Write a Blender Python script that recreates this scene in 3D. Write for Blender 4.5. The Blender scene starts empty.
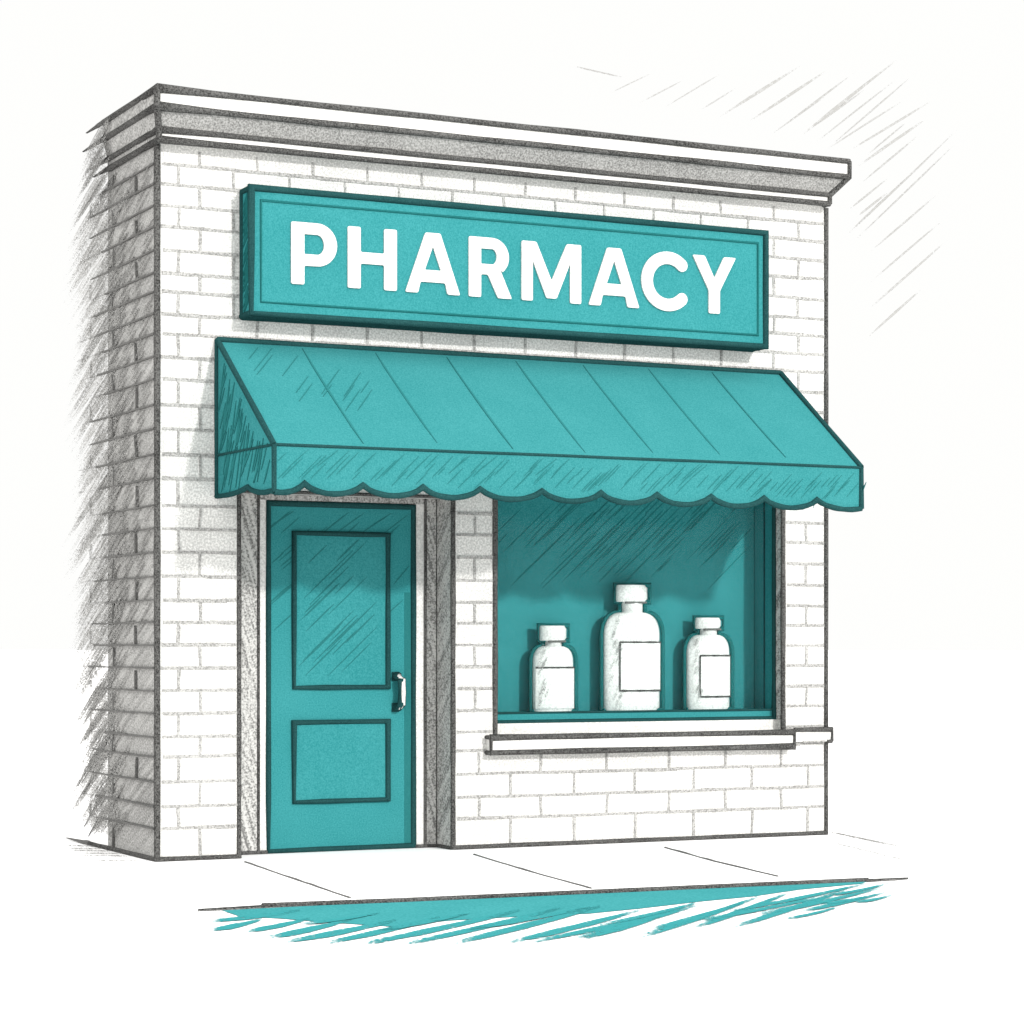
import bpy, math, random
from mathutils import Vector
from mathutils.geometry import tessellate_polygon
R = random.Random(7)
C = bpy.context.scene.collection

# ------------------------------------------------------------------ survey helpers
# camera: level lens, 24 degree view, eye height 1.3 m; facade lies on y=0, side wall on x=0
F_ = 2448.; H = 1.3; HY = 648.
Fx, Fy = 0.4453, 0.8954; Rx, Ry = 0.8954, -0.4453
CX, CY = -4.6911, -14.2758
def ray(u, v):
    a = (u-512)/F_
    return Fx+a*Rx, Fy+a*Ry, (HY-v)/F_
def onY(u, v, Y=0.):                     # plan coordinates measured on a wall parallel to the facade
    r = ray(u, v); t = (Y-CY)/r[1]; return CX+t*r[0], H+t*r[2]
def onX(u, v, X=0.):
    r = ray(u, v); t = (X-CX)/r[0]; return CY+t*r[1], H+t*r[2]
def onZ(u, v, Z=0.):
    r = ray(u, v); t = (Z-H)/r[2]; return CX+t*r[0], CY+t*r[1]

# ------------------------------------------------------------------ materials
def nodes(name):
    m = bpy.data.materials.new(name); m.use_nodes = True
    nt = m.node_tree; nt.nodes.clear(); return m, nt, nt.nodes, nt.links
def paper(name, lo, hi, scale=95., a=.35, b=.65, hatch=None, rough=.9, soft=None):
    """grainy drawing-paper surface: colour flickers between lo and hi; optional hatch=(dir vector, freq, strength)"""
    m, nt, N, L = nodes(name)
    out = N.new('ShaderNodeOutputMaterial'); bs = N.new('ShaderNodeBsdfPrincipled')
    bs.inputs['Roughness'].default_value = rough
    bs.inputs['Specular IOR Level'].default_value = 0.
    tc = N.new('ShaderNodeTexCoord')
    no = N.new('ShaderNodeTexNoise'); no.inputs['Scale'].default_value = scale
    no.inputs['Detail'].default_value = 3.; no.inputs['Roughness'].default_value = .65
    L.new(tc.outputs['Object'], no.inputs['Vector'])
    n2 = N.new('ShaderNodeTexNoise'); n2.inputs['Scale'].default_value = 2.6
    n2.inputs['Detail'].default_value = 3.
    L.new(tc.outputs['Object'], n2.inputs['Vector'])
    mix = N.new('ShaderNodeMath'); mix.operation = 'MULTIPLY_ADD'
    L.new(n2.outputs['Fac'], mix.inputs[0]); mix.inputs[1].default_value = .22
    L.new(no.outputs['Fac'], mix.inputs[2])
    cur = mix.outputs[0]
    if hatch:
        d, freq, st = hatch
        dt = N.new('ShaderNodeVectorMath'); dt.operation = 'DOT_PRODUCT'
        L.new(tc.outputs['Object'], dt.inputs[0]); dt.inputs[1].default_value = d
        n3 = N.new('ShaderNodeTexNoise'); n3.inputs['Scale'].default_value = 7.; n3.inputs['Detail'].default_value = 2.
        L.new(tc.outputs['Object'], n3.inputs['Vector'])
        ad = N.new('ShaderNodeMath'); ad.operation = 'MULTIPLY_ADD'
        L.new(n3.outputs['Fac'], ad.inputs[0]); ad.inputs[1].default_value = .02; L.new(dt.outputs['Value'], ad.inputs[2])
        n4 = N.new('ShaderNodeTexNoise'); n4.noise_dimensions = '1D'; n4.inputs['Scale'].default_value = freq; n4.inputs['Detail'].default_value = 1.5
        L.new(ad.outputs[0], n4.inputs['W'])
        m2 = N.new('ShaderNodeMath'); m2.operation = 'MULTIPLY_ADD'
        s = N.new('ShaderNodeMath'); s.operation = 'SUBTRACT'; L.new(n4.outputs['Fac'], s.inputs[0]); s.inputs[1].default_value = .5
        L.new(s.outputs[0], m2.inputs[0]); m2.inputs[1].default_value = st; L.new(cur, m2.inputs[2])
        cur = m2.outputs[0]
    cr = N.new('ShaderNodeValToRGB'); e = cr.color_ramp.elements
    e[0].position = a+.11; e[0].color = (*lo, 1); e[1].position = b+.11; e[1].color = (*hi, 1)
    L.new(cur, cr.inputs['Fac']); L.new(cr.outputs['Color'], bs.inputs['Base Color'])
    L.new(bs.outputs[0], out.inputs[0])
    return m
def pencil(name, col, cover=.5, scale=120., soft=.12, oneend=False):
    """loose pencil stroke: grainy coverage, thinning towards both ends (UV y runs along the stroke)"""
    m, nt, N, L = nodes(name)
    out = N.new('ShaderNodeOutputMaterial'); bs = N.new('ShaderNodeBsdfDiffuse'); bs.inputs['Color'].default_value = (*col, 1)
    tr = N.new('ShaderNodeBsdfTransparent'); mx = N.new('ShaderNodeMixShader')
    tc = N.new('ShaderNodeTexCoord'); no = N.new('ShaderNodeTexNoise'); no.inputs['Scale'].default_value = scale; no.inputs['Detail'].default_value = 2.
    L.new(tc.outputs['Object'], no.inputs['Vector'])
    sx = N.new('ShaderNodeSeparateXYZ'); L.new(tc.outputs['UV'], sx.inputs[0])
    # end taper  t = 4*v*(1-v)
    o = N.new('ShaderNodeMath'); o.operation = 'SUBTRACT'; o.inputs[0].default_value = 1.; L.new(sx.outputs['Y'], o.inputs[1])
    p = N.new('ShaderNodeMath'); p.operation = 'MULTIPLY'; L.new(sx.outputs['Y'], p.inputs[0]); L.new(o.outputs[0], p.inputs[1])
    if oneend:
        q = N.new('ShaderNodeMath'); q.operation = 'MULTIPLY'; q.use_clamp = True; L.new(sx.outputs['Y'], q.inputs[0]); q.inputs[1].default_value = 6.
        p = N.new('ShaderNodeMath'); p.operation = 'MULTIPLY'; L.new(q.outputs[0], p.inputs[0]); L.new(o.outputs[0], p.inputs[1])
    mr = N.new('ShaderNodeMapRange'); mr.inputs['From Min'].default_value = 0; mr.inputs['From Max'].default_value = .34 if oneend else .2
    mr.inputs['To Min'].default_value = .68; mr.inputs['To Max'].default_value = 1-cover
    L.new(p.outputs[0], mr.inputs['Value'])
    sb = N.new('ShaderNodeMath'); sb.operation = 'SUBTRACT'; L.new(no.outputs['Fac'], sb.inputs[0]); L.new(mr.outputs[0], sb.inputs[1])
    dv = N.new('ShaderNodeMapRange'); dv.inputs['From Min'].default_value = 0.; dv.inputs['From Max'].default_value = soft
    L.new(sb.outputs[0], dv.inputs['Value'])
    L.new(dv.outputs[0], mx.inputs[0]); L.new(tr.outputs[0], mx.inputs[1]); L.new(bs.outputs[0], mx.inputs[2])
    L.new(mx.outputs[0], out.inputs[0])
    return m
def g(v, t=.96): return (v, v*.99, v*t)
M = {}
M['white']   = paper('white_paint', g(.50), g(.68), 80., .38, .58)
M['brickw']  = paper('white_brick', g(.44), g(.68), 80., .42, .60)
M['bricksh']  = paper('shaded_brick', g(.15), g(.42), 80., .36, .64, hatch=((0., .42, .9), 26., .22))  # shade of the side faces put into the brick colour and hatch
M['covesh']  = paper('shaded_cove', g(.13), g(.36), 90., .36, .64)  # sloping bed-mould, its shade under the fascia painted in as grey
M['jamb']    = paper('shade_hatched_jamb', g(.12), g(.44), 80., .38, .62, hatch=((.92, .3, .28), 38., .35))  # shading of the recess hatched into the frame colour
M['jambl']   = paper('pale_shade_hatched_jamb', g(.15), g(.52), 80., .36, .60, hatch=((.92, .3, .28), 38., .45))  # paler version of the painted recess shading
M['graph']   = paper('graphite_line', g(.022), g(.12), 110., .38, .62)
M['graphl']  = paper('light_graphite_line', g(.17), g(.42), 100., .36, .62)
M['graphm']  = paper('mid_graphite_line', g(.05), g(.20), 150., .32, .7)
M['teal']    = paper('teal_paint', (.018, .160, .168), (.044, .235, .246), 110., .3, .7)
M['tealc']   = paper('teal_canvas', (.019, .150, .157), (.046, .220, .228), 110., .3, .7, rough=.95)
M['teald']   = paper('dark_teal_line', (.006, .030, .032), (.022, .075, .075), 150., .3, .7)
M['tealm']   = paper('mid_teal_line', (.008, .085, .085), (.018, .125, .125), 150., .3, .7)
M['roadp']   = pencil('teal_road_stroke', (.036, .225, .235), .80, 45., .22)
M['tealh']   = paper('soft_teal_line', (.014, .115, .117), (.026, .150, .152), 150., .3, .7)
M['ground']  = paper('pale_ground', g(.84, .99), g(.88, .99), 60., .3, .7)
M['road']    = paper('teal_road', (.028, .19, .20), (.055, .27, .28), 70., .3, .7)
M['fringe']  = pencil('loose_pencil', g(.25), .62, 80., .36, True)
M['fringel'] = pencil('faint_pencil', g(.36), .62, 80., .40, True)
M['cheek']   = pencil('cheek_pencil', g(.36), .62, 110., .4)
M['skyp']    = pencil('far_faint_pencil', g(.27), .80, 20., .35)
def glassmat():
    m, nt, N, L = nodes('window_glass')
    out = N.new('ShaderNodeOutputMaterial'); tr = N.new('ShaderNodeBsdfTransparent'); tr.inputs[0].default_value = (.975, .995, .995, 1)
    gl = N.new('ShaderNodeBsdfGlossy'); gl.inputs['Roughness'].default_value = .12
    mx = N.new('ShaderNodeMixShader'); mx.inputs[0].default_value = .004
    L.new(tr.outputs[0], mx.inputs[1]); L.new(gl.outputs[0], mx.inputs[2]); L.new(mx.outputs[0], out.inputs[0]); return m
M['glass'] = glassmat()

# ------------------------------------------------------------------ mesh builder
class MB:
    def __init__(s): s.v = []; s.f = []; s.m = []; s.sm = []; s.uv = {}
    def add(s, vs, fs, mi=0, smooth=False, uvs=None):
        o = len(s.v); s.v += [tuple(p) for p in vs]
        for i, f in enumerate(fs):
            if uvs: s.uv[len(s.f)] = [uvs[k] for k in f]
            s.f.append([o+k for k in f]); s.m.append(mi); s.sm.append(smooth)
    def box(s, x0, x1, y0, y1, z0, z1, mi=0):
        v = [(x, y, z) for x in (x0, x1) for y in (y0, y1) for z in (z0, z1)]
        s.add(v, [(0, 1, 3, 2), (4, 6, 7, 5), (0, 4, 5, 1), (2, 3, 7, 6), (0, 2, 6, 4), (1, 5, 7, 3)], mi)
    def prism(s, pts, off, mi=0, holes=()):
        off = Vector(off); loops = [[Vector(p) for p in pts]]+[[Vector(p) for p in h] for h in holes]
        tris = tessellate_polygon(loops); flat = [p for l in loops for p in l]; n = len(flat)
        s.add(flat+[p+off for p in flat], [tuple(t) for t in tris]+[tuple(n+k for k in reversed(t)) for t in tris], mi)
        o = 0
        for l in loops:
            k = len(l); s.add(l+[p+off for p in l], [(i, (i+1) % k, k+(i+1) % k, k+i) for i in range(k)], mi)
    def tube(s, pts, r, mi=0, n=7, wob=.10, closed=False, seg=.22, jit=0.):
        """round bead along a polyline; radius breathes a little, like a hand-pulled line"""
        r *= 1.22; P = [Vector(p) for p in pts]
        if closed: P.append(P[0])
        Q = []
        for a, b in zip(P[:-1], P[1:]):
            k = max(1, int((b-a).length/seg))
            for i in range(k): Q.append((a.lerp(b, i/k), i == 0))
        Q.append((P[-1], True)); pts = [q for q, _ in Q]; m = len(pts)
        ph = R.random()*9
        for i in range(m):
            if not Q[i][1] and jit: pts[i] = pts[i]+Vector((R.uniform(-jit, jit), R.uniform(-jit, jit)*.3, R.uniform(-jit, jit)))
        vs = []; 
        for i in range(m):
            a = pts[max(0, i-1)]; b = pts[min(m-1, i+1)]
            if closed and i in (0, m-1): a, b = pts[-2], pts[1]
            t = (b-a).normalized(); up = Vector((0, 1, 0)) if abs(t.y) < .9 else Vector((0, 0, 1))
            u = t.cross(up).normalized(); w = u.cross(t)
            # mitre at sharp corners
            k = 1.
            if 0 < i < m-1:
                c = (pts[i]-pts[i-1]).normalized().dot((pts[i+1]-pts[i]).normalized()); k = min(1.45, 1/max(.5, math.sqrt(max(.01, (1+c)/2))))
            rr = r*k*(1+wob*math.sin(ph+i*1.7)*.7+wob*R.uniform(-.5, .5))
            vs += [pts[i]+(u*math.cos(2*math.pi*j/n)+w*math.sin(2*math.pi*j/n))*rr for j in range(n)]
        fs = [(i*n+j, i*n+(j+1) % n, (i+1)*n+(j+1) % n, (i+1)*n+j) for i in range(m-1) for j in range(n)]
        s.add(vs, fs, mi, True)
        if not closed:
            s.add(vs[:n], [tuple(reversed(range(n)))], mi); s.add(vs[-n:], [tuple(range(n))], mi)
    def stroke(s, a, b, w, nrm, th, mi=0, bend=0., taper=(.25, .25), n=7):
        """flat pencil ribbon from a to b lying on a surface with normal nrm, th thick"""
        th += R.uniform(0, .0014); a = Vector(a); b = Vector(b); nrm = Vector(nrm).normalized(); t = (b-a); L_ = t.length; t.normalize(); sd = t.cross(nrm).normalized()
        top = []; uv = []
        for i in range(n):
            q = i/(n-1); c = a.lerp(b, q)+sd*bend*L_*4*q*(1-q)
            k = 1.
            if taper[0] and q < taper[0]: k = q/taper[0]
            if taper[1] and q > 1-taper[1]: k = min(k, (1-q)/taper[1])
            k = .12+.88*k; hw = w*.5*k*(1+R.uniform(-.15, .15))
            top += [c-sd*hw+nrm*th, c+sd*hw+nrm*th]; uv += [(0, q), (1, q)]
        bot = [p-nrm*th*.9 for p in top]; m2 = 2*n
        fs = [(2*i, 2*i+1, 2*i+3, 2*i+2) for i in range(n-1)]
        fs += [(2*i, 2*i+2, m2+2*i+2, m2+2*i) for i in range(n-1)]+[(2*i+1, m2+2*i+1, m2+2*i+3, 2*i+3) for i in range(n-1)]
        s.add(top+bot, fs, mi, False, uv+uv)
    def build(s, name, mats, parent=None):
        me = bpy.data.meshes.new(name); loc = Vector(parent_loc(parent)) if parent else Vector((0, 0, 0))
        me.from_pydata([Vector(p)-loc for p in s.v], [], s.f)
        for m in (mats if isinstance(mats, (list, tuple)) else [mats]): me.materials.append(M[m])
        uvl = me.uv_layers.new(name='UVMap') if s.uv else None
        for i, p in enumerate(me.polygons):
            p.material_index = s.m[i]; p.use_smooth = s.sm[i]
            if uvl and i in s.uv:
                for li, q in zip(p.loop_indices, s.uv[i]): uvl.data[li].uv = q
        o = bpy.data.objects.new(name, me); C.objects.link(o)
        if parent: o.parent = parent
        return o
def parent_loc(o):
    v = Vector((0, 0, 0))
    while o: v += o.location; o = o.parent
    return v
def thing(name, loc, label, cat, group=None):
    o = bpy.data.objects.new(name, None); C.objects.link(o); o.location = loc; o.empty_display_size = .1
    o['label'] = label; o['category'] = cat
    if group: o['group'] = group
    return o
def struct(o): o['kind'] = 'structure'; return o

# ------------------------------------------------------------------ ground, pavement, road, sky
b = MB(); b.add([(-500, -60, 0), (700, -60, 0), (700, 1400, 0), (-500, 1400, 0)], [(0, 1, 2, 3)]); struct(b.build('ground', 'ground'))
# pavement: a slab 4 mm proud with its joints and kerb line
PV = .0015
b = MB()
b.add([(-40, -2.89, PV), (60., -2.89, PV), (60., 1.2, PV), (-40, 1.2, PV)], [(0, 1, 2, 3)])
def gl(mb, pts, r, mi, z=PV, seg=.15, wob=.2):
    mb.tube([(*onZ(u, v), z+r*.3) for u, v in pts], r, mi, 6, .08, seg=seg, jit=.002)
gl(b, [(262, 908), (400, 902.5), (560, 895.5), (760, 886.5), (868, 881.8)], .0155, 1, seg=.5)
for a, c, w in (((193, 912.5), (275, 907.5), .05), ((205, 911.), (275, 907.4), .06), ((215, 909.8), (272, 907.4), .05), ((850, 882.6), (912, 879.5), .05), ((860, 881), (905, 880.5), .03)):
    b.stroke((*onZ(*a), PV), (*onZ(*c), PV), w, (0, 0, 1), .006, 2, taper=(.4, .1))
b.stroke((*onZ(198, 911.8), PV), (*onZ(266, 907.9), PV), .042, (0, 0, 1), .012, 1, taper=(.95, 0)); b.stroke((*onZ(864, 882.), PV), (*onZ(908, 879.9), PV), .042, (0, 0, 1), .012, 1, taper=(0, .95))
gl(b, [(245, 862.5), (290, 878), (350, 898.5)], .0055, 3); gl(b, [(474, 855), (530, 872), (591, 889)], .0055, 3); gl(b, [(665, 848), (715, 862), (778, 877)], .0055, 3)
b.stroke((*onZ(832, 833.), PV), (*onZ(942, 855.5), PV), .028, (0, 0, 1), .006, 2, taper=(.2, .3))
b.stroke((*onZ(828, 832.), PV), (*onZ(905, 849), PV), .02, (0, 0, 1), .007, 2, taper=(.2, .3))
b.stroke((*onZ(832, 843.), PV), (*onZ(946, 871), PV), .018, (0, 0, 1), .006, 2, taper=(.2, .3))
for (u0, v0, u1, v1) in ((66, 846, 120, 847.5), (72, 851, 128, 852), (78, 856, 140, 857.), (92, 861, 152, 862), (70, 849, 112, 849.5), (84, 854, 132, 854.5)):
    b.stroke((*onZ(u0, v0), PV), (*onZ(u1, v1), PV), .05, (0, 0, 1), .006, 2, taper=(.4, .3))  # pencil hatch drawing a shadow on the ground beside the wall
struct(b.build('pavement', ['ground', 'graph', 'fringe', 'graphm']))
# road: teal wash with a ragged brushed near edge
b = MB()
def G(u, v, z=.006): return (*onZ(u, v), z)
edge = [(222, 911), (300, 907), (400, 902.5), (560, 895.5), (760, 886.5), (868, 881.5), (862, 884), (800, 890), (752, 897), (700, 902), (640, 909), (590, 914), (520, 917), (450, 921), (390, 927), (330, 923), (280, 919), (240, 917)]
b.prism([G(u, v, .003) for u, v in edge], (0, 0, .0004))
st = [(210, 921.5, 300, 911, 6), (213, 930, 262, 920, 7), (248, 931.5, 310, 919, 7), (268, 938, 352, 920, 8), (287, 942, 396, 921, 8), (328, 943, 440, 918, 8), (363, 944.5, 520, 911, 8),
      (408, 944, 560, 909, 8), (456, 943, 600, 907, 9), (508, 943, 640, 911, 8), (533, 942.5, 690, 908, 6), (575, 939, 700, 905, 7), (640, 937.5, 760, 897, 8), (584, 938.5, 660, 918, 6),
      (695, 928, 790, 893, 8), (650, 930, 740, 905, 7), (735, 927, 845, 891, 7), (786, 919.5, 838, 908, 4), (760, 915, 880, 889, 6), (800, 912, 886, 893, 5), (855, 903, 892, 896, 4), (700, 921, 830, 896, 5), (730, 912, 868, 884, 5),
      (600, 926, 700, 903, 5), (470, 930, 590, 908, 5), (380, 931, 470, 914, 5), (300, 925, 380, 914, 4), (830, 896, 888, 884.5, 4), (820, 905, 868, 897, 4)]
for i, (u0, v0, u1, v1, w) in enumerate(st):
    n = 9; up = []; dn = []
    for k in range(n):
        q = k/(n-1); u = u0+(u1-u0)*q; v = v0+(v1-v0)*q+2.2*4*q*(1-q)*.5
        hw = w*.5*(.25+.75*math.sin(math.pi*min(1, .18+q*.75)))*(1+R.uniform(-.12, .12))*.62
        up.append(G(u, v-hw*1.1, .0042+.0001*i)); dn.append(G(u, v+hw*1.1, .0042+.0001*i))
    b.add(up+dn, [(n+k, n+k+1, k+1, k) for k in range(n-1)], 1, False, [(0, .10+.8*k/(n-1)) for k in range(n)]*2)
# thin dry streaks where the wash skipped are left as gaps between the strokes
struct(b.build('road', ['road', 'roadp']))
# faint diagonal streaks high up in the sky, some thirty metres behind the shop
b = MB()
sk = [(75, 38, 205, 68), (165, 108, 275, 55), (240, 130, 355, 70), (300, 142, 445, 55), (385, 150, 478, 92), (430, 168, 640, 35), (500, 180, 710, 42), (560, 208, 700, 110), (585, 190, 765, 55),
      (622, 220, 885, 12), (640, 205, 800, 90), (660, 235, 870, 70), (700, 240, 915, 55), (690, 248, 890, 120), (745, 250, 960, 120), (765, 290, 945, 165), (775, 330, 925, 205), (790, 262, 900, 170),
      (750, 450, 1020, 190), (742, 455, 905, 300), (760, 470, 1015, 225), (768, 410, 850, 345), (800, 495, 975, 345), (800, 570, 985, 412), (800, 632, 995, 460), (795, 703, 935, 578), (745, 395, 850, 310)]
YS = 30.
for i, (a, c, d, e) in enumerate(sk):
    p = onY(540+a/2.438, 50+c/2.438, YS); q = onY(540+d/2.438, 50+e/2.438, YS)
    wpx = R.choice([1.3, 1.6, 2.2]) if i > 4 else 1.1
    if i in (9, 5, 6, 15): wpx = 2.9
    b.stroke((p[0], YS, p[1]), (q[0], YS, q[1]), wpx*.0205, (0, -1, 0), .03, 0, taper=(.35, .35), bend=.002*(-1)**i)
struct(b.build('sky', ['skyp']))

# ------------------------------------------------------------------ the shop building
W = 4.848; OL, OR_, OT = .527, 1.984, 2.27          # door opening
WL, WR, WB, WT = 2.285, 4.495, .725, 2.42           # window opening
TK = .40; BK = .98; ZT = 4.38
shop = thing('pharmacy_building', (W/2, 0, 0), 'one-storey white brick corner shop with shade-hatched side wall and stone cornice', 'building')
ZR = [4.246, 4.125, 3.991, 3.864, 3.72, 3.584, 3.469, 3.335, 3.214, 3.074, 2.937, 2.782, 2.636, 2.479, 2.333, 2.169, 2.029, 1.883, 1.737, 1.592, 1.458, 1.318, 1.179, 1.039, .899, .757, .638, .486, .338, .200]
b = MB()
b.box(.058, OL, 0, TK, 0, ZT); b.box(OR_, WL, 0, TK, 0, OT); b.box(WR, W, 0, TK, 0, WT); b.box(WL, WR, 0, TK, 0, WB)
b.box(OL, WL, 0, TK, OT, ZT); b.box(WL, WR, 0, TK, WT, ZT); b.box(WR, W, 0, TK, WT, ZT); b.box(.058, W, TK, BK, 0, ZT)
rt = .017
# hand-drawn arrises
b.tube([(0, -.004, 4.36), (0, -.004, .0)], rt, 1, seg=.3); b.tube([(W, 0, 4.36), (W, 0, .0)], .0145, 1, seg=.3)
b.tube([(0, -.003, .012), (OL, -.003, .012)], .015, 1); b.tube([(OR_, -.003, .012), (W, -.003, .012)], .015, 1)
b.tube([(OL, 0, 0), (OL, 0, OT)], .0125, 1); b.tube([(OR_, 0, 0), (OR_, 0, OT)], .0145, 1); b.tube([(OR_, .245, 0), (OR_, .245, OT)], .015, 1)
b.tube([(OR_, 0, .01), (OR_, .245, .01)], .013, 1); b.tube([(OL, .0, OT), (OR_, .0, OT)], .010, 1)
b.tube([(WL, 0, .74), (WL, 0, WT)], .015, 1); b.tube([(WR, 0, .74), (WR, 0, WT)], .015, 1)
def mort(x0, x1, z, w=.0185, mi=2):
    x = x0
    while x < x1-.01:
        e = min(x1, x+R.uniform(.25, .8))
        zz = z+R.uniform(-.0025, .0025)
        b.stroke((x, 0, zz), (e+.012, 0, zz+R.uniform(-.003, .003)), w*R.uniform(.85, 1.2), (0, -1, 0), .0035+R.uniform(0, .0008), mi, taper=(0, 0), n=5)
        x = e
def vj(x, z0, z1, mi=2, w=.016):
    b.stroke((x+R.uniform(-.005, .005), 0, z0+R.uniform(.003, .012)), (x+R.uniform(-.005, .005), 0, z1-.006), w*R.uniform(.85, 1.2), (0, -1, 0), .0038, mi, taper=(0, 0), n=5)
A1 = [2.394, 2.865, 3.326, 3.783, 4.244]; B1 = [2.17, 2.621, 3.113, 3.588, 4.028, 4.478]
rows = [4.345]+ZR+[0.]
for i, z in enumerate(ZR):
    spans = []
    if z > WT: spans = [(.024, W-.02)]
    else:
        spans = [(.024, OL-.02)]
        if z < OT: spans.append((OR_+.02, (WL-.02) if z > .73 else W-.02))
        if z > .73: spans.append((WR+.02, W-.02))
    for a, c in spans: mort(a+R.uniform(0, .015), c-R.uniform(0, .015), z)
for i in range(len(rows)-1):
    z1, z0 = rows[i], rows[i+1]
    if z0 > 2.4:
        js = [.274+.372*k for k in range(13)] if i % 2 == 0 else [.137]+[.49+.372*k for k in range(12)]
        if i % 2 == 1: js = [.137]+[.49+.372*k for k in range(11)]+[4.62]
        else: js = [.274+.372*k for k in range(11)]+[4.42]
    else:
        js = [.137 if i % 2 else .274]
        if z1 > .8:
            if i % 2 == 0: js += [2.14]
            if i % 2 == 0: js += [4.685]
        if z0 < .63: js += (A1 if i % 2 == 0 else B1)+([] if i % 2 else [4.70])
    for x in js:
        if x < W-.05: vj(x, z0, z1, w=.014 if z0 > 4 else .017)
b.build('front_wall', ['brickw', 'graph', 'graphl'], shop)

# side wall: brick with its shade put into the grey colour, its far edge breaking up into loose strokes
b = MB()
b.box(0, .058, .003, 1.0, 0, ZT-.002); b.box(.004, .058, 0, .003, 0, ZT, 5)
b.tube([(-.003, 0, .012), (-.003, .9, .012), (-.003, 1.4, .012)], .014, 1, seg=.15); b.stroke((0, 1.36, .014), (0, 1.92, .014), .034, (-1, 0, 0), .014, 2, taper=(0, .95))
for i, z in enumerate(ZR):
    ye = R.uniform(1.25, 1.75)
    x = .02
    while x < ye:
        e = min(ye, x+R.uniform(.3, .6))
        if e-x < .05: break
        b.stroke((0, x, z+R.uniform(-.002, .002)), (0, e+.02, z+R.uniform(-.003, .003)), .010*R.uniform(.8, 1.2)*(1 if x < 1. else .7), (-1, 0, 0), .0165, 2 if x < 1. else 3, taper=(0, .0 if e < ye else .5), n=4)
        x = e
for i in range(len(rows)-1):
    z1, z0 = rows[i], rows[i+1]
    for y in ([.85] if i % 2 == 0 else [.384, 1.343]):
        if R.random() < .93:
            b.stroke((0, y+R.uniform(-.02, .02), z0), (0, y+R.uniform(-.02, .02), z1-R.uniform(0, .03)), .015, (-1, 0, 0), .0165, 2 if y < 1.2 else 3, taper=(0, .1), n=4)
# hatch strokes drawing the wall's shade, steep, running down and away
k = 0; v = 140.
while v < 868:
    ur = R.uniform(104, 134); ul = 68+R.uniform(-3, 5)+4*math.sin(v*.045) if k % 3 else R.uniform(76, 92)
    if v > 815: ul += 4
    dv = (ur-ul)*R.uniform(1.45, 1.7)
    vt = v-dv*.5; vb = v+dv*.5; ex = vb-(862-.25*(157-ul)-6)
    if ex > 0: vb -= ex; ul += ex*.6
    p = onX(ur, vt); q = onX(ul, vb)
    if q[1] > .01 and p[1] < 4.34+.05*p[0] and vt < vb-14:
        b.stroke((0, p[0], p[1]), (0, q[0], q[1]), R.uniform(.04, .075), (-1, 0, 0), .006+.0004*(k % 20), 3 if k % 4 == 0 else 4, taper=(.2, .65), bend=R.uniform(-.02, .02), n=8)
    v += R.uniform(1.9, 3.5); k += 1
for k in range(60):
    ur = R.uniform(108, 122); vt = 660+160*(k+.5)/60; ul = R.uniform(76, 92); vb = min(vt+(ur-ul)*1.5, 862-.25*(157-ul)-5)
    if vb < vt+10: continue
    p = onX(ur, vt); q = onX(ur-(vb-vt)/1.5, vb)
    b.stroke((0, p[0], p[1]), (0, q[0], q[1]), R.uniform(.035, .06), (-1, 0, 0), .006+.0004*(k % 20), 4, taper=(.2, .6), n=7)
# scattered darker shade-hatching strokes over the wall face
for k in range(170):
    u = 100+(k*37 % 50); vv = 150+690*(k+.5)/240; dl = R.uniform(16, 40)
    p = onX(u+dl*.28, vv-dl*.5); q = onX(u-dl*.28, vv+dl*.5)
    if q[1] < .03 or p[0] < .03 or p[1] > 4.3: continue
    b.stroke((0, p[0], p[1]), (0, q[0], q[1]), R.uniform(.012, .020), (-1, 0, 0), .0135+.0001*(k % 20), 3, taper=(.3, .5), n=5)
b.build('side_wall', ['bricksh', 'graph', 'graphm', 'fringe', 'fringel', 'brickw'], shop)

# cornice: fascia, sloping bed-mould and lower band, on the front and returning on the side
b = MB()
fx, fy, fr = .045, .14, .10       # overhang: side, front, right end
lx, ly, lr = .012, .075, -.02
CB = .97
z1, z2, z3, z4 = 4.668, 4.56, 4.437, 4.375
def ring(ex, ey, er, z): return [(-ex, CB, z), (-ex, -ey, z), (W+er, -ey, z), (W+er, CB, z)]
r1, r2, r3, r4 = ring(fx, fy, fr, z1), ring(fx, fy, fr, z2), ring(lx, ly, lr, z3), ring(lx, ly, lr, z4)
def band(a, c, mi):
    for i in range(3):
        side = (mi[0] if i == 1 else mi[1])
        b.add([a[i], a[i+1], c[i+1], c[i]], [(0, 3, 2, 1)], side)
band(r1, r2, (0, 3)); band(r2, r3, (1, 3)); band(r3, r4, (0, 3))  # slope and end faces carry painted shade in their darker colour
b.add(r1, [(0, 1, 2, 3)], 0); b.add(r4, [(3, 2, 1, 0)], 0); b.add([r1[0], r1[3], r2[3], r3[3], r4[3], r4[0], r3[0], r2[0]], [tuple(range(8))], 0)
for rg, r_, yb in ((r1, .017, 1.22), (r2, .0165, 1.3), (r3, .0155, 1.25), (r4, .0155, 1.18)):
    s0 = (rg[0][0], .94, rg[0][2])
    b.tube([s0, rg[1], rg[2]], r_, 2, seg=.35, jit=.0015)
    b.tube([rg[2], (rg[2][0], .3, rg[2][2])], r_*.8, 2)
    b.stroke((rg[1][0], .92, rg[1][2]), (rg[1][0], yb+.08, rg[1][2]), .034, (-1, 0, 0), .012, 2, taper=(0, .95))
b.tube([r1[1], r2[1]], .0165, 2); b.tube([r2[1], r3[1], r4[1]], .0165, 2); b.tube([r1[2], r2[2], r3[2], r4[2]], .0155, 2)
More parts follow.
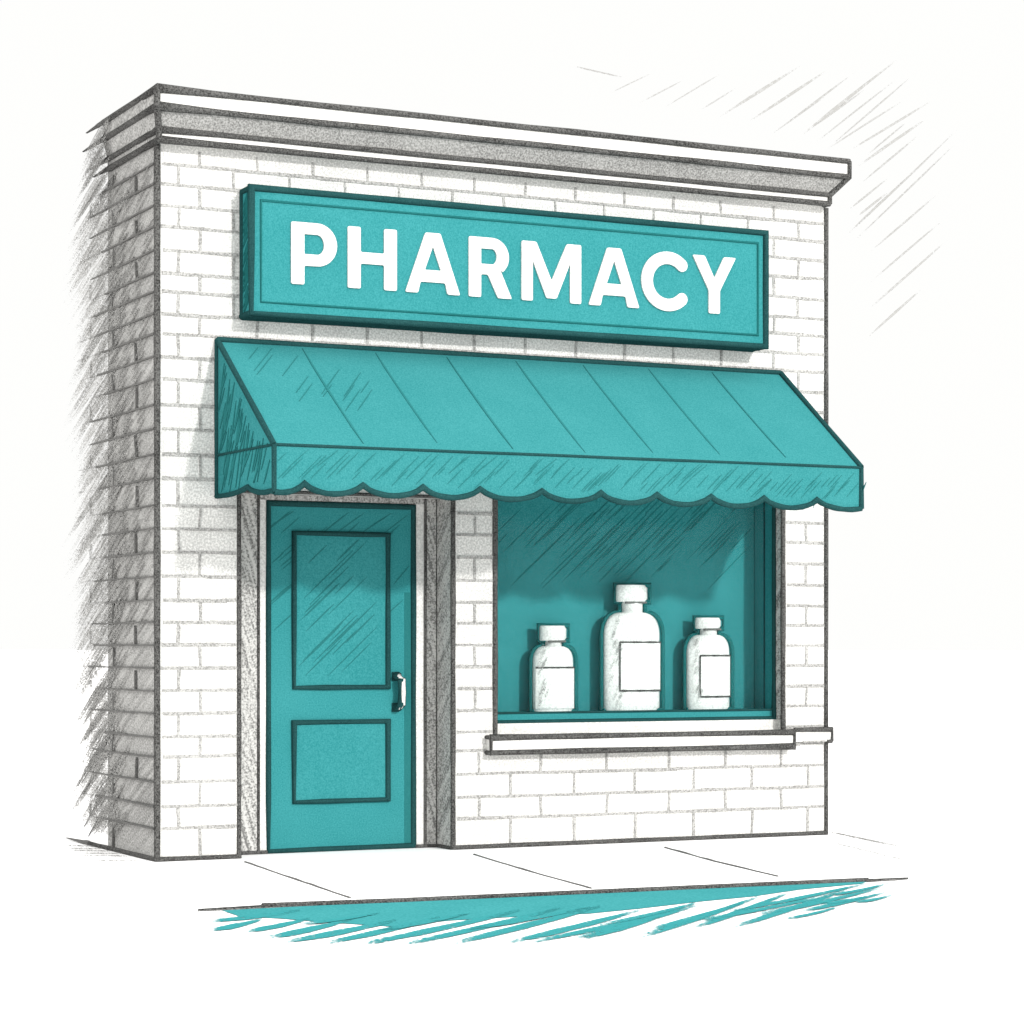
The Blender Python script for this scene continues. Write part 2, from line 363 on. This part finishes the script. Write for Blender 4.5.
# loose strokes at the far end of the side return
for k in range(34):
    z = R.uniform(4.30, 4.66); x = -.058-.0003*k
    y0 = R.uniform(.72, .95); y1 = R.uniform(1.2, 1.4)+(4.66-z)*1.1
    b.stroke((x, y0, z+.01), (x, y1, z-(y1-y0)*.28), R.uniform(.03, .06), (-1, 0, 0), .003, 4, taper=(.15, .75), n=6)
b.build('cornice', ['white', 'covesh', 'graph', 'bricksh', 'fringe'], shop)

# sill and corner ledge
b = MB(); sy = -.07
xl, zt = onY(491, 737.5, sy); xr, _ = onY(794, 731, sy); zb = onY(486, 753, sy)[1]
b.box(xl, xr, sy, .0, zb, zt)
rc = [(xl, sy, zb), (xr, sy, zb), (xr, sy, zt), (xl, sy, zt)]
b.tube(rc, .0155, 1, closed=True, seg=.3); b.tube([(xr, sy, zt), (xr, 0, zt)], .01, 1); b.tube([(xl, sy, zt), (xl, 0, zt)], .012, 1); b.tube([(xl, sy, zb), (xl, 0, zb)], .012, 1)
b.build('window_sill', ['white', 'graph'], shop)
b = MB(); b.box(xr+.03, W+.03, -.028, .25, .652, .735)
b.tube([(xr+.03, -.03, .735), (W+.03, -.03, .735), (W+.03, -.03, .652)], .0115, 1); b.tube([(W+.03, -.03, .652), (W-.01, -.03, .652)], .0105, 1)
b.tube([(xr+.1, -.03, .652), (W-.03, -.03, .652)], .006, 2)
b.build('corner_ledge', ['white', 'graph', 'graphl'], shop)

# door frame
DY = .246
b = MB()
b.box(OL+.002, .742, DY-.012, TK, .0, OT-.002, 0)              # left casing, recess shade hatched into its colour
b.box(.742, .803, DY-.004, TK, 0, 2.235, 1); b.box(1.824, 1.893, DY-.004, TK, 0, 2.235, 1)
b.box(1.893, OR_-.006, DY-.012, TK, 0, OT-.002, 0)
b.box(.742, 1.893, DY-.008, TK, 2.235, OT-.002, 2); b.box(OR_-.006, OR_, .006, DY-.012, 0, OT-.002, 0)  # head and right reveal lining, recess shade in the colour
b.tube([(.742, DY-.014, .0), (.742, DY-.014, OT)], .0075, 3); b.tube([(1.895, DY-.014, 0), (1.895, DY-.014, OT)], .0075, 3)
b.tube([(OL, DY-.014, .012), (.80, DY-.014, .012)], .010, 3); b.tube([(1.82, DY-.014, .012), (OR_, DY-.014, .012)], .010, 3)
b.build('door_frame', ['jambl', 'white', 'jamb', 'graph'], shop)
# door
b = MB(); D0, D1, DZ0, DZ1 = .812, 1.815, .015, 2.215
b.box(D0, D1, DY, .34, DZ0, DZ1)
b.tube([(D0, DY, DZ0), (D1, DY, DZ0), (D1, DY, DZ1), (D0, DY, DZ1)], .0155, 1, closed=True, seg=.3)
b.box(1.752, 1.80, DY-.002, DY+.01, DZ0+.02, 1.66, 2)
for k in range(46):                                            # diagonal hatch over the upper door
    x = R.uniform(D0+.06, D1-.05); z = R.uniform(1.45, 2.15); l = R.uniform(.08, .22)
    b.stroke((x-l*.5, DY, z-l*.42), (min(x+l*.5, D1-.03), DY, min(z+l*.42, 2.17)), .008, (0, -1, 0), .0015, 2, taper=(.3, .3), n=5)
door = b.build('door', ['teal', 'teald', 'tealh'], shop)
for x0, x1, z0, z1 in ((.985, 1.632, 1.048, 2.03), (.985, 1.632, .322, .828)):
    b = MB(); b.box(x0, x1, DY-.006, DY+.004, z0, z1)
    b.tube([(x0, DY-.008, z0), (x1, DY-.008, z0), (x1, DY-.008, z1), (x0, DY-.008, z1)], .0135, 1, closed=True, seg=.2)
    if z1 > 1:
        for k in range(34):
            q = k/33; x = x0+.05+q*(x1-x0-.1)*R.uniform(.5, 1); z = R.uniform(z0+.12, z1-.1); l = R.uniform(.12, .36)
            ax, az, cx_, cz = x-l*.5, z-l*.46, x+l*.5, z+l*.46
            if ax < x0+.03 or cx_ > x1-.03 or az < z0+.03 or cz > z1-.03: continue
            b.stroke((ax, DY-.006, az), (cx_, DY-.006, cz), R.uniform(.006, .010), (0, -1, 0), .0015, 2, taper=(.3, .3), n=5)
    b.build('panel', ['teal', 'teald', 'tealh'], door)
b = MB(); hx = 1.690; ha, hb = .915, 1.118
P_ = [(hx, DY, hb), (hx+.006, DY-.05, hb), (hx+.02, DY-.07, hb-.02), (hx+.022, DY-.075, (ha+hb)/2), (hx+.02, DY-.07, ha+.02), (hx+.006, DY-.05, ha), (hx, DY, ha)]
b.tube(P_, .0125, 0, 8, .03, seg=.05)
b.tube([(p[0]-.004, p[1]+.012, p[2]) for p in P_[:3]]+[(p[0]+.001, p[1]+.020, p[2]) for p in P_[3:4]]+[(p[0]-.004, p[1]+.012, p[2]) for p in P_[4:]], .0215, 1, 8, .05, seg=.05)
b.box(hx-.028, hx+.022, DY-.008, DY+.002, hb-.03, hb+.028, 1); b.box(hx-.028, hx+.022, DY-.008, DY+.002, ha-.028, ha+.03, 1)
b.build('handle', ['white', 'teald'], door)

# display window
b = MB()
b.box(WL, WR, .07, TK, WB, .806, 1)                              # white bottom rail
b.box(WL, WR, .10, .34, .806, .876, 0)                            # teal display shelf edge
b.box(WR-.02, WR, .10, .34, .876, WT-.02, 0); b.box(WL, WL+.02, .10, .34, .876, WT-.02, 0); b.box(WL, WR, .10, .34, WT-.02, WT, 0)
b.box(WR-.006, WR, .006, .10, .806, WT, 3)  # white reveal lining with its shade hatched into the colour
b.tube([(WL+.01, .095, .812), (WR-.012, .095, .812), (WR-.012, .095, WT)], .0135, 2, seg=.3)
b.tube([(WL+.01, .097, .874), (WR-.02, .097, .874)], .006, 2); b.tube([(WR-.021, .205, .88), (WR-.021, .205, WT)], .006, 2); b.tube([(WR-.022, .335, .88), (WR-.022, .335, WT)], .003, 4)
win = b.build('window', ['teal', 'white', 'teald', 'jambl', 'tealm'], shop)
b = MB(); b.box(WL, WR, .34, .36, .80, WT)
for k in range(95):
    x = R.uniform(WL+.1, WR-.08); l = R.uniform(.10, .42); z = R.uniform(1.78, 2.36)
    az = z-l*.45; cz = z+l*.45
    if az < 1.70 or cz > WT or x-l*.5 < WL+.03 or x+l*.5 > WR-.03: continue
    b.stroke((x-l*.5, .34, az), (x+l*.5, .34, cz), R.uniform(.006, .011), (0, -1, 0), .0015, 1, taper=(.3, .3), n=5)
b.build('back_panel', ['teal', 'tealh'], win)
b = MB(); b.box(WL+.02, WR-.02, .108, .112, .876, WT-.02); b.build('pane', 'glass', win)

# ------------------------------------------------------------------ awning
AL, AR = .384, 4.468; AP = .98; AZ, AF = 3.193, 2.478
aw = thing('awning', ((AL+AR)/2, 0, 2.2), 'teal canvas shop awning with scalloped valance over the door and window', 'awning')
b = MB()
T = .012
sl = Vector((0, -(AZ-AF), -AP)).normalized()      # inward normal of the slope
b.prism([(AL, 0, AZ), (AR, 0, AZ), (AR, -AP, AF), (AL, -AP, AF)], (0, .005, -T), 0)
b.tube([(AL, -.008, AZ), (AR, -.008, AZ)], .0155, 1, seg=.35); b.tube([(AL, -.008, AZ), (AL, -AP, AF)], .014, 1, seg=.25); b.tube([(AR, -.008, AZ), (AR, -AP, AF)], .0155, 1, seg=.25)
b.tube([(AL, -AP, AF), (AR, -AP, AF)], .0075, 1, seg=.3, jit=.001)
nrm = Vector((0, -(AZ-AF), AP)).normalized()
def onslope(x, q, lift=.0): p = Vector((x, -AP*q, AZ+(AF-AZ)*q)); return p+nrm*lift
for i in range(7):
    x = .93+.495*i
    b.stroke(onslope(x, .04), onslope(x+.03, .97-R.uniform(0, .06)), .013, nrm, .003, 2, taper=(.1, .1), bend=.006)
for k in range(16):
    x = AL+.25+.07*k*R.uniform(.6, 1.1); q = R.uniform(.04, .6); l = R.uniform(.1, .3)
    if x > AL+.9 or q > (.75-(x-AL)*.25): continue
    a_, c_ = onslope(x-.85*l, q+l), onslope(x, q)
    b.stroke(a_, c_, .0055, nrm, .003, 2, taper=(.3, .3), n=5)
b.build('canopy', ['tealc', 'teald', 'tealh'], aw)
# valance
cusp_px = [304, 363, 423, 480, 542, 601, 657, 711, 764, 817]
cus = [AL]+[onY(u, 490, -AP)[0] for u in cusp_px]+[AR]
zc = 2.258; amp = .058
def scal(xs, f, z0s=None):
    pts = []
    for i in range(len(xs)-1):
        a, c = xs[i], xs[i+1]; m = 10
        for k in range(m):
            q = k/m
            if i == 0: q2 = .35+.65*q
            elif i == len(xs)-2: q2 = q*.72
            else: q2 = q
            pts.append((a+(c-a)*q, zc-amp*(4*q2*(1-q2))**.8))
    q2 = .72
    pts.append((xs[-1], zc-amp*(4*q2*(1-q2))**.8)); return pts
b = MB()
sp = scal(cus, None)
b.prism([(x, -AP, z) for x, z in sp]+[(AR, -AP, AF-.004), (AL, -AP, AF-.004)], (0, T, 0), 0)
b.tube([(x, -AP-.002, z) for x, z in sp], .0145, 1, seg=9, wob=.08)
b.tube([(AR, -AP, AF), (AR, -AP, sp[-1][1])], .0145, 1); b.tube([(AL, -AP, AF), (AL, -AP, sp[0][1])], .0135, 1)
for k in range(150):
    x = AL+.05+(AR-AL-.1)*k/150+R.uniform(-.02, .02); z = R.uniform(2.30, 2.42); l = R.uniform(.05, .15)
    if R.random() < .25: continue
    cz = min(AF-.02, z+l*.5); az = max(z-l*.45, 2.26)
    b.stroke((x-l*.5, -AP, az), (min(x+l*.5, AR-.02), -AP, cz), R.uniform(.0045, .0065), (0, -1, 0), .002, 2, taper=(.3, .4), n=5)
b.build('valance', ['tealc', 'teald', 'tealh'], aw)
# end panels (with their own short scalloped skirts)
for sx, X0 in ((-1, AL), (1, AR)):
    b = MB(); off = (T*-sx, 0, 0)
    ys = [0., -.55, -AP]; pts = []
    for i in range(2):
        for k in range(8):
            q = k/8; q2 = .3+.7*q if i == 0 else q*.72
            pts.append((ys[i]+(ys[i+1]-ys[i])*q, zc+(.0 if sx < 0 else .06)-amp*(.5 if i == 0 else .85)*(4*q2*(1-q2))**.8))
    pts.append((-AP, sp[0][1]+(0 if sx < 0 else .06)))
    poly = [(X0, y, z) for y, z in pts]+[(X0, -AP, AF-.01), (X0, -.003, AZ-.015)]
    b.prism(poly, off, 0)
    ex = X0+sx*.003
    b.tube([(ex, y, z) for y, z in pts], .0135, 1, seg=9)
    b.tube([(ex, -.008, AZ), (ex, -.008, pts[0][1])], .0135, 1, seg=.3)
    b.tube([(ex, -.01, AF+.005), (ex, -AP, AF)], .0065, 1)
    for k in range(230):
        y = -AP*R.random(); z = R.uniform(2.25, 3.1); l = R.uniform(.1, .3)
        if z+l*.5 > AZ+(AF-AZ)*(-y+.10)/AP-.03 or z-l*.5 < 2.24 or y > -.05: continue
        b.stroke((X0, y+.03, z-l*.5), (X0, y-.07, z+l*.5), .014, (sx, 0, 0), .004, 2, taper=(.3, .3), n=4)
    b.build('end_panel', ['tealc', 'teald', 'tealh'], aw)

# ------------------------------------------------------------------ sign
SY = -.17; SL, SR, SB, ST = .545, 4.245, 3.345, 4.115
sg = thing('shop_sign', ((SL+SR)/2, 0, SB), 'long teal signboard with white capitals reading PHARMACY above the awning', 'sign')
b = MB(); b.box(SL, SR, SY, 0, SB, ST)
b.tube([(SL, SY, SB), (SR, SY, SB), (SR, SY, ST), (SL, SY, ST)], .0175, 1, closed=True, seg=.35)
b.tube([(SL, -.004, SB), (SL, -.004, ST)], .014, 1, seg=.3); b.tube([(SL, SY, ST), (SL, 0, ST)], .015, 1); b.tube([(SL, SY, SB), (SL, 0, SB)], .017, 1)
b.tube([(SL, -.01, SB-.003), (SR, -.01, SB-.003)], .016, 1, seg=.35); b.tube([(SL, -.09, SB-.002), (SR, -.09, SB-.002)], .016, 1, seg=.35)
b.tube([(SR, SY, SB), (SR, 0, SB)], .015, 1)
for z in (0, 1):
    for k in range(46):
        zz = SB+.05+(ST-SB-.1)*R.random(); b.stroke((SL, -.02-R.random()*.05, zz-.04), (SL, -.1-R.random()*.05, zz+.04), .012, (-1, 0, 0), .003, 2, n=4)
board = b.build('board', ['teal', 'teald', 'tealm'], sg)
b = MB(); bx, bz = .062, .074
b.tube([(SL+bx, SY-.001, SB+bz), (SR-bx, SY-.001, SB+bz), (SR-bx, SY-.001, ST-bz), (SL+bx, SY-.001, ST-bz)], .006, 0, closed=True, seg=.3)
b.build('border', ['tealm'], sg)
def rnd(poly, r=.012):
    out = []; n = len(poly)
    for i in range(n):
        if len(poly[i]) == 3: out.append(poly[i][:2]); continue
        p = Vector(poly[i]); a = Vector(poly[i-1][:2])-p; c = Vector(poly[(i+1) % n][:2])-p
        ra = min(r, a.length*.45); rc_ = min(r, c.length*.45)
        A_, C_ = p+a.normalized()*ra, p+c.normalized()*rc_
        for q in (0, .33, .67, 1): out.append(tuple(A_*(1-q)**2+p*2*q*(1-q)+C_*q*q))
    return out
def arc(cx_, cz_, rx, rz, a0, a1, n=18): return [(cx_+rx*math.cos(math.radians(a0+(a1-a0)*i/n)), cz_+rz*math.sin(math.radians(a0+(a1-a0)*i/n)), 0) for i in range(n+1)]
def glyph(ch, w, h, s):
    t = s*.83
    if ch == 'H': return [(0, 0), (s, 0), (s, .5*h-t*.5), (w-s, .5*h-t*.5), (w-s, 0), (w, 0), (w, h), (w-s, h), (w-s, .5*h+t*.5), (s, .5*h+t*.5), (s, h), (0, h)], []
    if ch == 'P':
        zb_ = .305*h; rz = (h-zb_)/2; rx = min(rz, w*.52); ri = rz-t
        return [(0, 0), (s, 0), (s, zb_), (w-rx-.001, zb_, 0)]+arc(w-rx, h-rz, rx, rz, -90, 90)+[(0, h)], [[(s, h-t), (w-rx, h-t, 0)]+arc(w-rx, h-rz, rx-s, ri, 90, -90)[1:]+[(s, zb_+t)]]
    if ch == 'R':
        zb_ = .37*h; rz = (h-zb_)/2; rx = min(rz, w*.5); ri = rz-t; wr = w*.93
        return [(0, 0), (s, 0), (s, zb_+.005), (w*.44, zb_+.005), (w-s*1.14, 0), (w, 0), (w*.735, zb_+.035, 0)]+arc(wr-rx, h-rz, rx, rz, -50, 90)+[(0, h)], [[(s, h-t), (wr-rx, h-t, 0)]+arc(wr-rx, h-rz, rx-s, ri, 90, -90)[1:]+[(s, zb_+t)]]
    if ch == 'A':
        m = w/2; a = s*.60
        k = (m-a)/h
        zc1, zc2 = .185*h, .385*h
        def xi(z): return s*1.02+(m-s*1.02)*z/(h*.78)
        return [(0, 0), (s*1.02, 0), (xi(zc1)-.008, zc1), (w-xi(zc1)+.008, zc1), (w-s*1.02, 0), (w, 0), (m+a, h), (m-a, h)], [[(xi(zc2)-.004, zc2), (m, h*.78), (w-xi(zc2)+.004, zc2)]]
    if ch == 'M':
        m = w/2; return [(0, 0), (s*.93, 0), (s*.93, h*.68), (m-s*.42, .06*h), (m+s*.42, .06*h), (w-s*.93, h*.68), (w-s*.93, 0), (w, 0), (w, h), (w-s*1.22, h), (m, h*.36), (s*1.22, h), (0, h)], []
    if ch == 'Y':
        m = w/2; return [(m-s/2, 0), (m+s/2, 0), (m+s/2, .40*h), (w, h), (w-s*1.08, h), (m, .62*h), (s*1.08, h), (0, h), (m-s/2, .40*h)], []
    if ch == 'C':
        rx, rz = w*.575, h*.515; cx_, cz_ = rx, h*.5; o_ = arc(cx_, cz_, rx, rz, 46, 314, 40); i_ = arc(cx_, cz_, rx-s, rz-s*.95, 46, 314, 40)
        def cap(p, q, sg_):
            c_ = ((p[0]+q[0])/2, (p[1]+q[1])/2); r_ = math.hypot(p[0]-q[0], p[1]-q[1])/2; a0 = math.degrees(math.atan2(p[1]-c_[1], p[0]-c_[0]))
            return arc(c_[0], c_[1], r_, r_, a0, a0+180*sg_, 8)[1:-1]
        return o_+cap(o_[-1], i_[-1], 1)+i_[::-1]+cap(i_[0], o_[0], 1), []
LT = [('P', 291.4, 337.2), ('H', 348, 397), ('A', 405.5, 460.3), ('R', 469, 512), ('M', 521.8, 581.3), ('A', 588.8, 639.5), ('C', 641.6, 687.2), ('Y', 692.8, 736)]
LY = SY-.012
zb_ = (onY(298, 284.8, LY)[1]+onY(714, 312.7, LY)[1])/2; zt_ = (onY(291, 221.2, LY)[1]+onY(714, 256.2, LY)[1])/2
for ch, u0, u1 in LT:
    x0 = onY(u0, 270, LY)[0]; x1 = onY(u1, 270, LY)[0]
    o_, hs = glyph(ch, x1-x0, zt_-zb_, .0865)
    b = MB(); hs = [[(x0+p[0], LY, zb_+p[1]) for p in rnd(h_, .006)] for h_ in hs]
    b.prism([(x0+p[0], LY, zb_+p[1]) for p in rnd(o_)], (0, .0135, 0), 0, hs)
    b.build('letter', ['white'], sg)

# ------------------------------------------------------------------ bottles
BY = .228; SZ = .877
def bottle(xl, xr, yb, ytop, cap, neck, label, lab):
    """all figures measured in the display plane: edges, base/top heights, cap (x0,x1,y1), neck (halfwidth,y), label"""
    X0 = onY(xl, yb, BY)[0]; X1 = onY(xr, yb, BY)[0]; xc = (X0+X1)/2; mpp = (X1-X0)/(xr-xl)
    vpp = onY(xl, yb-1, BY)[1]-onY(xl, yb, BY)[1]; zt = lambda y: SZ+(yb-y)*vpp
    t = thing('bottle', (xc, BY, SZ), label, 'bottle', 'white bottles standing in the shop window')
    hw = (X1-X0)/2; nh = neck[0]*mpp; z_sh = zt(neck[2]); z_nk = zt(neck[1]); z_cb = zt(cap[1]); z_top = zt(ytop)
    dp = min(.066, hw*.42)
    prof = [(0, hw*.965), (.008, hw)]
    prof += [(z_sh-SZ, hw)]
    for k in range(1, 9):
        a = math.radians(90*k/8); prof.append((z_sh-SZ+(z_nk-z_sh)*math.sin(a), nh+(hw-nh)*(math.cos(a)**.75 if k < 8 else 0)))
    prof.append((z_cb-SZ, nh))
    b = MB(); n = 28; vs = []
    for z, w in prof:
        d = min(dp, w*.9)
        for j in range(n):
            a = 2*math.pi*j/n; c, s_ = math.cos(a), math.sin(a); e = .95; w_ = w-.007
            vs.append((xc+w_*math.copysign(abs(c)**e, c), BY+d*math.copysign(abs(s_)**e, s_), SZ+z))
    b.add(vs, [(i*n+j, i*n+(j+1) % n, (i+1)*n+(j+1) % n, (i+1)*n+j) for i in range(len(prof)-1) for j in range(n)], 0, True)
    b.add(vs[:n], [tuple(reversed(range(n)))], 0)
    rim = [(xc-w, BY+dp*.3, SZ+z) for z, w in reversed(prof)]+[(xc+w+.003, BY-dp*.45, SZ+z) for z, w in prof]
    b.tube(rim, .0130, 1, seg=9, wob=.06); b.tube([(xc-hw, BY, SZ+.005), (xc+hw, BY, SZ+.005)], .0105, 1)
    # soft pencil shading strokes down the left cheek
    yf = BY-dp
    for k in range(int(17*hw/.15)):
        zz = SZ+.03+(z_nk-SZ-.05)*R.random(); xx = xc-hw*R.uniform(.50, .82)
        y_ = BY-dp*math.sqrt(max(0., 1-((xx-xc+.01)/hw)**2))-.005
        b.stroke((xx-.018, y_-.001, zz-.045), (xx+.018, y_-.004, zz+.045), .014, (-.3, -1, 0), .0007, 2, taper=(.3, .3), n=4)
    b.build('body', ['white', 'tealm', 'cheek'], t)
    b = MB(); cw = (cap[2]-cap[0])*mpp/2; z0, z1 = z_cb, z_top; vs = []
    for z, w in ((z0, cw*.96), (z0+.006, cw), (z1-.006, cw), (z1, cw*.96)):
        for j in range(n):
            a = 2*math.pi*j/n; vs.append((xc+(w-.004)*math.cos(a), BY+min(w, .06)*math.sin(a), z))
    b.add(vs, [(i*n+j, i*n+(j+1) % n, (i+1)*n+(j+1) % n, (i+1)*n+j) for i in range(3) for j in range(n)], 0, True)
    b.add(vs[:n], [tuple(reversed(range(n)))], 0); b.add(vs[-n:], [tuple(range(n))], 0)
    b.tube([(xc-cw, BY+.02, z0), (xc+cw, BY-.035, z0), (xc+cw, BY-.035, z1), (xc-cw, BY+.02, z1)], .0115, 1, closed=True, seg=9, wob=.06)
    b.tube([(xc-nh*1.0, BY-.060, z0-.006), (xc+nh*1.0, BY-.060, z0-.004)], .006, 2)
    b.build('cap', ['white', 'tealm', 'graphm'], t)
    # paper label wrapped on the face
    lx0 = xc+lab[0]*hw; lx1 = xc+lab[1]*hw; lz0 = zt(lab[3]); lz1 = zt(lab[2])
    def face(x, o=.003):
        q = min(1., abs(x-xc)/hw); s_ = math.sqrt(max(0, 1-q*q)); return BY-dp*s_-.004-o
    b = MB(); m = 10; vs = []
    for i in range(m+1):
        x = lx0+(lx1-lx0)*i/m; vs += [(x, face(x), lz0), (x, face(x), lz1), (x, face(x, -.001), lz0), (x, face(x, -.001), lz1)]
    fs = []
    for i in range(m):
        o = 4*i; fs += [(o, o+4, o+5, o+1), (o+2, o+3, o+7, o+6), (o, o+2, o+6, o+4), (o+1, o+5, o+7, o+3)]
    b.add(vs, fs, 0)
    tp = [(x, face(x, .004), lz1) for x in [lx0+(lx1-lx0)*i/m for i in range(m+1)]]; bt = [(x, y, lz0) for x, y, _ in tp]
    b.tube(tp, .0048, 1, 6, .2, seg=9)
    if lab[4]: b.tube(bt, .0048, 1, 6, .2, seg=9); b.tube([bt[0], tp[0]], .0045, 1, 6, .2, seg=.05)
    b.build('paper_label', ['white', 'graph'], t)
bottle(532, 573.5, 711, 625, (539.5, 640, 566.5), (8.5, 645.5, 661), 'small white bottle at the left with a single line across its shoulder', (-.93, .93, 667, 708, False))
bottle(603, 660, 709.5, 583.5, (615.5, 600.5, 647), (10.5, 611, 633), 'tallest white bottle in the middle of the window display', (-.56, .97, 641, 689.5, True))
bottle(686, 729.5, 708, 616, (696, 627, 721.5), (8.5, 633, 651), 'small white bottle at the right with a square outlined label', (-.56, .97, 654, 695, True))

# ------------------------------------------------------------------ light, sky, camera
sd = Vector((-.26, 1., -.43)).normalized()
l = bpy.data.lights.new('sun', 'SUN'); l.energy = 2.9; l.angle = math.radians(3.2); l.color = (1., .985, .96)
lo = bpy.data.objects.new('sun', l); C.objects.link(lo); lo.rotation_euler = sd.to_track_quat('-Z', 'Y').to_euler(); lo.location = (3, -12, 8)
w = bpy.data.worlds.new('World'); bpy.context.scene.world = w; w.use_nodes = True; nt = w.node_tree; N = nt.nodes; L = nt.links; N.clear()
out = N.new('ShaderNodeOutputWorld'); bg = N.new('ShaderNodeBackground'); bg.inputs[0].default_value = (.996, .996, .982, 1)
tc = N.new('ShaderNodeTexCoord'); dt = N.new('ShaderNodeVectorMath'); dt.operation = 'DOT_PRODUCT'; dt.inputs[1].default_value = (.62, .78, 0)
L.new(tc.outputs['Generated'], dt.inputs[0])
m1 = N.new('ShaderNodeMapRange'); m1.interpolation_type = 'SMOOTHSTEP'
for k_, v_ in (('From Min', -.3), ('From Max', .6), ('To Min', 1.55), ('To Max', 1.0)): m1.inputs[k_].default_value = v_
L.new(dt.outputs['Value'], m1.inputs['Value'])
sx = N.new('ShaderNodeSeparateXYZ'); L.new(tc.outputs['Generated'], sx.inputs[0])
m2 = N.new('ShaderNodeMapRange'); m2.interpolation_type = 'SMOOTHSTEP'
for k_, v_ in (('From Min', .3), ('From Max', .9), ('To Min', 0.), ('To Max', 1.1)): m2.inputs[k_].default_value = v_
L.new(sx.outputs['Z'], m2.inputs['Value'])
ad = N.new('ShaderNodeMath'); L.new(m1.outputs[0], ad.inputs[0]); L.new(m2.outputs[0], ad.inputs[1]); L.new(ad.outputs[0], bg.inputs[1]); L.new(bg.outputs[0], out.inputs[0])

cam = bpy.data.cameras.new('camera'); co = bpy.data.objects.new('camera', cam); C.objects.link(co)
cam.sensor_width = 36.; cam.lens = F_/1024*36; cam.shift_y = (HY-512)/1024; cam.clip_start = .1; cam.clip_end = 3000
co.location = (CX, CY, H); co.rotation_euler = (math.radians(90), 0, -math.atan2(Fx, Fy))
sc = bpy.context.scene; sc.camera = co
sc.render.resolution_x = sc.render.resolution_y = 1024
sc.view_settings.view_transform = 'Standard'; sc.view_settings.look = 'None'; sc.view_settings.exposure = 0.; sc.view_settings.gamma = 1.
